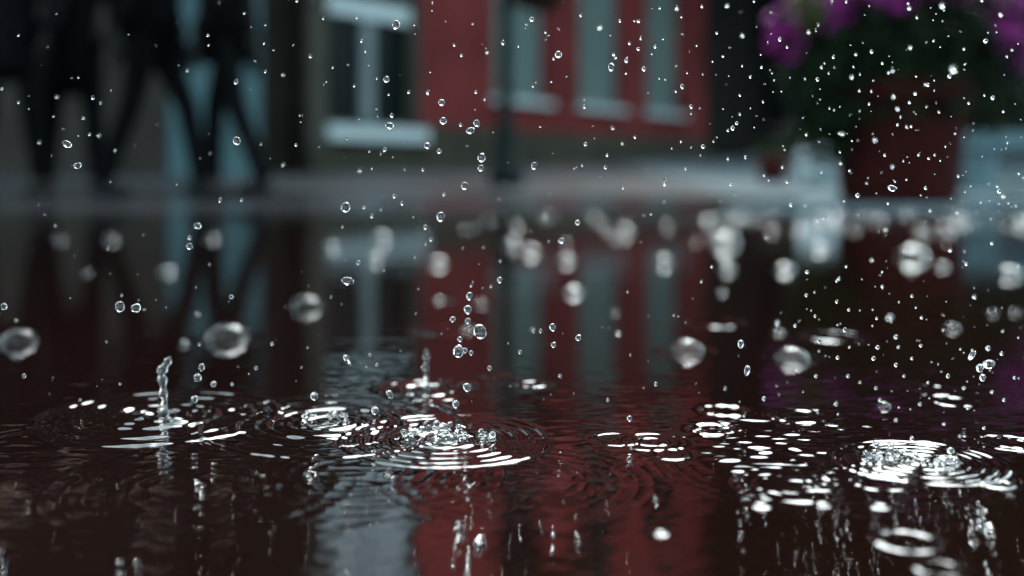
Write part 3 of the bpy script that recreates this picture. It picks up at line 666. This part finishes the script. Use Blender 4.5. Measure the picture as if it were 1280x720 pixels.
PALE = [  # out of focus drops: x, y, visible radius, near or far depth, label
 (1192, 86, 8, .545, 'large pale teal blurred drop before the dark plant'), (750, 34, 5, .585, 'pale blurred drop at the top of the middle tall window'),
 (1178, 7, 5.5, .57, 'pale blurred drop at the top edge above the dark plant'), (1116, 88, 3.6, .60, 'dim blurred drop in the middle of the dark plant'),
 (682, 270, 6, .57, 'pale blurred disc drop at the puddle edge by the lamp post'), (354, 93, 3.8, .61, 'bluish blurred drop before the dark brown house'),
 (354, 206, 4, .61, 'white blurred drop at the foot of the dark brown house'), (450, 213, 4.2, .60, 'blurred drop below the left end of the white sill'),
 (71, 121, 3.8, .61, 'bluish blurred drop among the dark coats, upper left'), (124, 169, 3.8, .61, 'bluish blurred drop between the dark coats and the striding legs'),
 (49, 178, 3.8, .61, 'blurred drop left of the flat oval drop at far left'), (1065, 96, 4.2, .60, 'teal blurred drop over the left part of the dark plant'),
 (1137, 10, 4, .60, 'grey blurred drop at the top of the dark plant'), (1251, 18, 4, .60, 'blurred drop at the top right corner'), (1138, 59, 4, .60, 'dim blurred drop left of the large pale teal one'),
 (1117, 121, 4, .60, 'dim reddish blurred drop above the planter rim'), (1122, 136, 4, .60, 'dim reddish blurred drop on the planter rim'), (1094, 175, 4.6, .59, 'pinkish blurred drop on the planter pot'),
 (1053, 167, 4.4, .59, 'blurred drop on the left edge of the planter pot'), (1116, 208, 4, .60, 'blurred drop low on the planter pot'), (928, 44, 4.2, .60, 'bluish blurred drop left of the magenta flowers'),
 (1254, 245, 4, .60, 'pale blurred drop in front of the white bench'), (666, 412, 5, .58, 'pinkish blurred drop over the maroon reflection'), (773, 417, 6, .57, 'faint brownish blurred drop over the centre red reflection'),
 (1112, 397, 7.5, .55, 'large faint blurred drop over the dark planter reflection'), (972, 403, 5.4, .58, 'blurred drop above the right hand banded bubble'), (1090, 325, 4.4, .60, 'pale blurred drop over the top of the planter reflection'),
 (1107, 287, 4.2, .60, 'blurred drop at the puddle edge under the planter'), (230, 427, 7.5, .56, 'blurred drop left of the double bubble'), (247, 393, 6.5, .57, 'faint blurred drop above the left of the double bubble'),
 (609, 65, 3.6, .61, 'pinkish blurred drop on the red wall'), (766, 160, 3.6, .61, 'pinkish blurred drop under the middle tall window'), (909, 7, 3.8, .60, 'blurred drop at the top of the dark olive house'),
 (846, 10, 3.8, .61, 'blurred drop at the top of the third tall window'), (1011, 40, 3.8, .61, 'pale blurred drop among the magenta flowers'),
]
for x, y, r, d, lab in PALE: drop(x, y, r*.46, d, 1, 1, 0, lab)
TINY = """161,43 98,97 116,122 67,145 138,227 261,167 261,56 260,44 332,31 330,54 342,62 367,56 319,76 332,89 388,70 295,102 370,181 275,250 302,250 376,152 375,144 98,170 112,168 23,44 23,128
404,23 446,22 518,31 540,13 568,56 577,69 452,51 457,64 416,84 408,102 443,107 471,98 486,118 511,115 538,90 535,115 585,164 576,156 595,115 606,124 490,144 472,145 449,148 434,173 501,177 549,189 481,187 491,196 462,189 506,212 465,210 529,212 555,243 493,245 455,259 503,254 517,271
665,24 682,40 629,53 648,58 692,73 726,19 763,44 775,26 793,26 798,26 801,48 787,54 798,61 819,58 767,68 770,72 783,75 805,86 824,98 852,21 859,91 853,108 845,114 864,133 864,142 896,41 911,95 904,136 794,171 778,179 743,173 732,180 759,194 757,209 728,207 721,209 879,183 857,210 779,235 910,198 914,231 910,163 916,160
984,59 951,68 975,49 1058,2 1232,51 1187,95 1067,83 1042,71 1070,68 1022,99 1103,79 1167,51 1205,61 1144,117 1168,113 1137,128 1160,106 1126,146 1122,156 1139,158 1106,194 1161,198 1182,183 1194,167 1198,220 1072,244 1110,254 1163,263 1151,244 1157,235 1119,227 1073,269 1050,190 1051,204 1065,176 1062,213 1055,251 1024,177 1008,168 1004,147 981,187 978,209 955,219 961,225 984,227 967,263 983,269 989,256 1022,276 913,231 932,197 921,154 943,159 925,119 938,96 952,84 977,114 954,127 1025,111 1027,84 1016,120 1037,135 1089,139 1249,239 1277,237 1241,122 1211,129 1226,253
69,282 93,320 135,311 138,342 172,343 237,297 245,359 195,375 180,387 152,369 289,371 286,377 377,459 65,476 428,283 414,371 427,380 462,444 471,456 532,284 539,299 532,305 530,312 519,321 523,361 520,392 480,338 448,328 589,441 614,358 589,357 612,460 527,459 534,442
848,395 877,352 939,274 957,297 1009,340 1009,349 1008,369 1058,333 1103,340 1046,351 1046,377 1094,358 1103,358 1155,351 1061,387 1075,388 1091,387 1096,398 1091,407 1152,397 1014,388 1019,395 1024,399 994,407 1047,406 1056,412 1024,426 1062,434 1097,434 1092,448 1047,447 1140,448 1120,421 1151,432 1123,434 1120,456 1173,455 1235,435 1273,422 1268,472 1252,442 1140,370 1218,371 1208,330 1240,304 1188,313
465,270 1060,470 1075,478 1095,485 1130,470 1160,478 1185,470 1205,485 1240,490 1100,500 1150,505 1210,510 1255,500 1070,520 1120,525 1180,530 1230,535 1045,505 1020,470 1270,520 1085,545 1140,548 1200,545 955,498 930,520 820,480 760,500 700,470 650,440 340,430 320,460 290,480 150,480 100,500 30,470 20,400"""
LAND = [(30, 30, 'the darkest coats'), (30, 150, 'the left edge coats'), (30, 230, 'the shoes at far left'), (120, 40, 'the dark coats'), (120, 160, 'the dark trousers'), (185, 75, 'the crotch of the striding person'),
 (185, 190, 'the gap between the striding legs'), (255, 40, 'the coat beside the teal house'), (262, 165, 'the teal gap between the legs'), (310, 30, 'the teal house front'), (325, 90, 'the teal house corner'), (285, 250, 'the shoes by the puddle edge'),
 (357, 40, 'the top of the dark brown house'), (357, 110, 'the dark doorway'), (360, 175, 'the foot of the dark doorway'), (394, 80, 'the stone pilaster'), (450, 18, 'the white transom'), (430, 90, 'the left window pane'), (467, 80, 'the thick mullion'), (500, 90, 'the right window pane'),
 (465, 160, 'the white stone house sill'), (450, 205, 'the stone house plinth'), (525, 205, 'the corner of the two plinths'), (526, 110, 'the red house left corner'), (570, 60, 'the red wall strip'), (575, 120, 'the low red wall strip'), (565, 235, 'the pavement left of the lamp post'), (450, 245, 'the pavement below the stone house'),
 (633, 60, 'the lamp post'), (633, 160, 'the lamp post foot'), (670, 10, 'the maroon basket'), (655, 115, 'the first red house sill'), (700, 60, 'the red pier by the first window'), (750, 60, 'the middle tall window'), (750, 128, 'the middle window sill'), (793, 60, 'the red pier by the third window'), (830, 60, 'the third tall window'), (830, 133, 'the third window sill'),
 (863, 80, 'the red house right corner'), (740, 190, 'the red house plinth'), (850, 200, 'the plinth end'), (760, 240, 'the pavement below the red house'), (895, 60, 'the dark olive house'), (905, 160, 'the foot of the olive house'), (905, 235, 'the pavement left of the white ball'), (960, 60, 'the magenta flowers'), (985, 150, 'the hanging dark foliage'), (966, 205, 'the small red flowerpot'),
 (1024, 216, 'the white ball'), (1060, 20, 'the upper flowers'), (1060, 110, 'the dark foliage over the pot'), (1120, 60, 'the plant middle'), (1080, 170, 'the pot left side'), (1125, 110, 'the planter rim'), (1150, 190, 'the pot right side'), (1125, 250, 'the pot base'), (1180, 110, 'the plant right side'), (1230, 60, 'the right magenta flowers'), (1230, 130, 'the plant right edge'),
 (1240, 190, 'the white bench seat'), (1250, 245, 'the bench foot'), (970, 265, 'the far kerb'), (80, 300, 'the left far puddle edge'), (150, 370, 'the twin lit drops'), (240, 340, 'the trousers reflection'), (284, 400, 'the large clear bubble'), (383, 376, 'the bubble below the stone house'), (440, 300, 'the window reflection'), (440, 450, 'the slanted capsule drop'),
 (540, 320, 'the white bubble on red'), (533, 450, 'the thin jet'), (600, 414, 'the largest oval drop'), (660, 310, 'the joined white bubbles'), (710, 340, 'the stacked white bubbles'), (700, 460, 'the maroon reflection'), (829, 320, 'the pale bubble on red'), (860, 435, 'the left banded bubble'), (905, 310, 'the far pale bubble'), (990, 445, 'the right banded bubble'),
 (1010, 350, 'the dark planter reflection edge'), (1040, 415, 'the flat bright ring'), (1100, 350, 'the pot reflection'), (1100, 420, 'the plant reflection'), (1150, 400, 'the right plant reflection'), (1180, 330, 'the bubble under the pot'), (1230, 320, 'the bench reflection'), (1230, 460, 'the right drop cluster'), (1150, 470, 'the dark water behind the right ring'), (1110, 560, 'the right ring splash'), (1180, 530, 'the right ring far rim'),
 (1060, 480, 'the dark water left of the right ring'), (960, 510, 'the bright streaks'), (830, 490, 'the quiet red water'), (100, 490, 'the left ring far rim'), (320, 480, 'the water behind the left ripples')]
def where(x, y):
    lx_, ly_, nm = min(LAND, key=lambda l: (l[0]-x)**2 + (l[1]-y)**2); dx, dy = x-lx_, y-ly_; D = math.hypot(dx, dy)
    if D < 7: return 'right in front of ' + nm
    a = math.degrees(math.atan2(-dy, dx)) % 360
    dr = ['right of', 'above right of', 'above', 'above left of', 'left of', 'below left of', 'below', 'below right of'][int((a+22.5)//45) % 8]
    return ('close ' if D < 18 else 'a little ' if D < 32 else 'well ') + dr + ' ' + nm
tiny = [tuple(map(int, q.split(','))) for q in TINY.split()]
n_named = len(NAMED) + len(PALE)
cnt = {}
ORD = {2: ('first', 'second'), 3: ('first', 'second', 'third'), 4: ('first', 'second', 'third', 'fourth')}
def spread(groups, noun):            # things that would share a label are told apart by their place among each other
    for lab, os_ in groups.items():
        xs = [p[1] for p in os_]; ys = [p[2] for p in os_]
        hor = max(xs)-min(xs) >= max(ys)-min(ys); os_.sort(key=lambda p: p[1] if hor else p[2]); n = len(os_)
        names = {1: [''], 2: ['left ', 'right '] if hor else ['upper ', 'lower '],
                 3: ['leftmost ', 'middle ', 'rightmost '] if hor else ['topmost ', 'middle ', 'lowest ']}.get(n)
        names = names or [('%s from ' + ('left, ' if hor else 'top, ')) % w_ for w_ in ('first', 'second', 'third', 'fourth', 'fifth', 'sixth', 'seventh', 'eighth', 'ninth', 'tenth')]
        for nm, p in zip(names, os_): p[0]['label'] = nm + lab
LAND += [(560, 268, 'the puddle edge on the post\'s left'), (640, 268, 'the puddle edge by the lamp post'), (720, 268, 'the puddle edge under the middle window'), (800, 268, 'the puddle edge under the third window'), (860, 275, 'the puddle edge at the red corner'),
         (900, 268, 'the left end of the far kerb'), (940, 285, 'the water below the far kerb'), (1010, 285, 'the water below the white ball'), (1060, 275, 'the water at the pot left edge'), (1125, 275, 'the water right below the pot'), (1190, 275, 'the water at the pot right edge'), (1240, 285, 'the water below the bench')]
for i, (x, y) in enumerate(tiny[:max(0, 340-n_named)]):
    k = min(1.8, math.exp(rng.gauss(0, .42)))
    lab = 'tiny %sraindrop ' % ('bright ' if k > 1.2 else 'faint ' if k < .8 else '') + where(x, y)
    cnt.setdefault(lab, []).append((drop(x, y, 1.5*k, rng.choice([.69, .70, .71, rng.uniform(.64, .78)]), rng.uniform(.75, 1.15), rng.uniform(.9, 1.2), 0, lab), x, y))
spread(cnt, 'raindrop')
# the finest spray, past counting: one object
def spray():
    bm = bmesh.new(); bmesh.ops.create_icosphere(bm, subdivisions=2, radius=1)
    V = [v.co.copy() for v in bm.verts]; Fc = [tuple(v.index for v in f.verts) for f in bm.faces]; bm.free()
    mb = MB(); q = random.Random(11)
    pts = [(x, y, rng.uniform(1.6, 2.4)) for x, y in tiny[max(0, 340-n_named):]]
    for _ in range(620):
        x = q.uniform(-20, 1300) if q.random() < .45 else 1300 - abs(q.gauss(0, 260)); y = q.uniform(-40, 520)
        pts.append((x, y, min(1.9, math.exp(q.gauss(-.35, .4)))))
    for x, y, r in pts:
        d = q.uniform(.62, .80); c = P(x, y, d); rr = r*d/F; e = q.uniform(.85, 1.4)
        if c.z < .006: continue
        mb.add([(c.x+v.x*rr, c.y+v.y*rr, c.z+v.z*rr*e) for v in V], Fc)
    tag(mb.build('fine_spray', M['drop'], None, True), 'finest specks of rain spray hanging in the air', 'spray', None, 'stuff')
spray()
# bubbles: film domes with a water rim, floating on the puddle
def dome_mesh(seed):
    q = random.Random(seed); mb = MB(); sq = q.uniform(.85, 1.1)
    mb.lathe([(math.sin(a), max(0, math.cos(a))*sq) for a in np.linspace(.001, math.pi/2, 14)], 32)
    return mb
def rim_mesh():
    mb = MB(); n, k = 32, 8; v, f = [], []
    for i in range(n):
        a = 2*math.pi*i/n
        for j in range(k):
            b = 2*math.pi*j/k; rr = 1.02 + .06*math.cos(b); v.append((rr*math.cos(a), rr*math.sin(a), (.035*math.sin(b)+.005)))
    for i in range(n):
        for j in range(k): f.append((i*k+j, ((i+1) % n)*k+j, ((i+1) % n)*k+(j+1) % k, i*k+(j+1) % k))
    mb.add(v, f); return mb
proto = {}
def bubble(x, yw, rpx, label, group=None, sharp=False):
    d = Wd(yw); coc = 25*abs(1/.7 - 1/d); r = max(.45*rpx, rpx-.22*coc)*d/F
    key = 'froth' if d > 1.45 else 'film'
    if key not in proto:
        t = empty('rain_bubble'); dm = dome_mesh(1).build('dome', M[key], t, True); rm = rim_mesh().build('rim', M['drop'], t, True); proto[key] = t
    else:
        t = proto[key].copy(); COL.objects.link(t)
        for ch in list(proto[key].children):
            c = ch.copy(); COL.objects.link(c); c.parent = t
    t.location = ((x-640)/F*d, d, 0); t.scale = (r, r, r*rng.uniform(.78, .95)); t.rotation_euler = (0, 0, rng.uniform(0, 6))
    return tag(t, label, 'bubble', group)
for x, yw, r, lab in [
 (284, 424, 31, 'large clear bubble on the dark water left of centre'), (383, 384, 24, 'pale blurred bubble below the stone house reflection'),
 (24, 428, 25, 'pale bubble at the left edge of the water'), (859, 439, 23, 'banded clear bubble at the lower right end of the red reflection'),
 (990, 449, 23, 'banded clear bubble on the dark water right of the red reflection'), (780, 291, 17, 'bright white round bubble near the far puddle edge'),
 (546, 330, 18, 'white bubble on the top of the narrow red reflection'), (640, 306, 17, 'left of the joined pair of white bubbles right of the lamp post'),
 (662, 316, 18, 'right of the joined pair of white bubbles right of the lamp post'), (707, 326, 16, 'white bubble right of the joined pair'), (716, 366, 17, 'white bubble below the one right of the joined pair'),
 (768, 391, 9, 'small round white bubble in the centre of the red reflection'), (829, 328, 16, 'pale bubble under the third tall window reflection'), (476, 300, 18, 'upper pale bubble in the wide window reflection'),
 (468, 326, 15, 'lower pale bubble in the wide window reflection'), (414, 310, 14, 'dim bubble left of the wide window reflection'), (209, 340, 15, 'blurred bubble under the striding person'),
 (109, 342, 10, 'dim small bubble under the people at far left'), (905, 305, 24, 'big pale bubble at the far edge left of the planter'), (908, 336, 15, 'pale bubble in front of the big one left of the planter'),
 (902, 366, 9, 'small bright bubble left of the planter reflection'), (1140, 322, 24, 'big pale bubble under the planter pot'), (1178, 334, 12, 'small blurred bubble right of the big one under the pot'),
 (1262, 344, 18, 'pale bubble at the right edge under the bench'), (1190, 411, 12, 'teal bubble on the right part of the planter reflection'), (1240, 392, 10, 'lilac bubble near the right edge'),
 (1268, 391, 10, 'teal bubble at the very right edge'), (1024, 312, 16, 'bubble at the far edge just left of the pot'), (980, 338, 17, 'dim bubble left of the planter reflection'), (870, 302, 10, 'pinkish small bubble below the red house corner'),
 (682, 274, 7, 'tiny pale bubble at the far edge by the lamp post'), (973, 416, 11, 'pale bubble left behind the banded bubble on dark water'), (600, 380, 13, 'bubble at the right end of the bright line on the red strip'),
 (548, 376, 10, 'dim bubble on the left side of the red strip'), (583, 414, 12, 'low bubble at the end of the second bright line on the red strip'), (1105, 508, 9, 'small bubble floating behind the right ripple ring'),
 (230, 432, 9, 'small dim bubble touching the large clear one at left'), (1137, 684, 4, 'tiny bubble in the white ring nearest the lens'), (951, 634, 8, 'flat little bubble in front of the bright ripples at right'), (1028, 633, 8, 'flat little bubble below the streaky ripples at right'),
 (826, 668, 8, 'lone white bubble on the near red reflection'), (75, 300, 12, 'dim bubble by the shoes at far left'), (140, 300, 14, 'dim bubble by the shoes of the striding person'), (265, 300, 14, 'teal bubble under the pale teal house'),
]: bubble(x, yw, r, lab)
q = random.Random(5); far = {}
for k in range(72):
    x = q.uniform(880, 1290) if k < 54 else q.uniform(520, 880); y = 269 + abs(q.gauss(0, 14)); big = 1 if k < 30 or k > 53 else 1.3
    far.setdefault('blurred bubble ' + where(x, y), []).append((bubble(x, y, q.uniform(6, 13)*big, 'small blurred bubble'), x, y))
spread(far, 'bubble')
# rising jets
def jet(name, label, pts, d, seed):
    q = random.Random(seed); pp, rr = [], []
    c = [P(x, y, d) for x, y, _ in pts]; rad = [r*d/F for _, _, r in pts]
    n = 44
    for i in range(n+1):
        f = i/n*(len(pts)-1); k = min(int(f), len(pts)-2); a = f-k; a2 = a*a*(3-2*a)
        p = c[k].lerp(c[k+1], a); p.x += q.gauss(0, .00003); pp.append(p); rr.append(rad[k]*(1-a2)+rad[k+1]*a2)
    pp[0].z = min(pp[0].z, -.001); base = Vector((pp[0].x, pp[0].y, 0))
    t = empty(name, base); tag(t, label, 'splash jet')
    MB().tube([p-base for p in pp], rr, 16).build('column', M['drop'], t, True)
    return t
jet('splash_jet', 'beaded column of water rising from the left ripple ring', [(205, 526, 17), (205, 521, 10), (205, 515, 5.5), (205, 505, 4), (206, 499, 3), (204, 493, 5.5), (204, 483, 3.5), (203, 474, 6), (201, 468, 3.5), (203, 462, 6.5), (207, 456, 4), (210, 451, 5), (213, 446, 1)], Wd(519), 1)
jet('splash_jet', 'thin upright jet of water behind the centre ripple ring', [(533, 494, 14), (533, 489, 7), (533, 483, 3.4), (533, 474, 3), (533, 465, 2.4), (532, 459, 3.4), (533, 452, 2), (533, 446, 3.8), (533, 440, 3), (533, 436, .8)], Wd(487), 2)
# splash crowns
def crown(name, label, x, y, rpx, hpx, seed):
    d = Wd(y); q = random.Random(seed); r0, h0 = rpx*d/F, hpx*d/F
    t = empty(name, ((x-640)/F*d, d, 0)); tag(t, label, 'splash')
    n = 72; v, f = [], []; ph = [q.uniform(0, 6.28) for _ in range(6)]
    def hh(a): return h0*(.42 + .25*math.sin(5*a+ph[0]) + .2*math.sin(9*a+ph[1]) + .2*math.sin(14*a+ph[2])**3 + .25*math.sin(2*a+ph[3]))
    prof = [(1.35, -.10), (1.16, .03), (1.05, .35), (1.06, .8), (1.02, 1.0), (.96, .8), (.92, .35), (.80, .04), (.6, -.10)]
    for i in range(n):
        a = 2*math.pi*i/n; H = max(.12*h0, hh(a)); wob = 1+.10*math.sin(3*a+ph[4])+.05*math.sin(7*a+ph[5])
        for pr, pz_ in prof: v.append((r0*pr*wob*math.cos(a)*1.0, r0*pr*wob*math.sin(a), H*pz_ if pz_ > 0 else -.0012))
    m = len(prof)
    for i in range(n):
        for j in range(m-1): f.append((i*m+j, ((i+1) % n)*m+j, ((i+1) % n)*m+j+1, i*m+j+1))
    mb = MB(); mb.add(v, f); mb.build('crown_wall', M['drop'], t, True)
    for k in range(7):
        a = q.uniform(0, 6.28); s = q.uniform(.0010, .0024)
        o = bpy.data.objects.new('bead', DM[k % 5]); COL.objects.link(o); o.parent = t
        o.location = (r0*1.05*math.cos(a), r0*1.05*math.sin(a), max(.3*h0, hh(a))+s*q.uniform(.3, 2)); o.scale = (s, s, s)
    return t
crown('water_splash', 'ragged little splash crown inside the centre ripple ring', 540, 547, 34, 11, 3)
crown('water_splash', 'small splash crown beside the ragged one in the centre ripple ring', 597, 549, 20, 4, 4)
crown('water_splash', 'jagged splash crown in the left half of the right ripple ring', 1108, 573, 24, 10, 5)
crown('water_splash', 'low splash crown at the heart of the right ripple ring', 1172, 576, 26, 4, 6)
crown('water_splash', 'low crown between the left and centre ripple rings', 405, 526, 26, 4, 8)
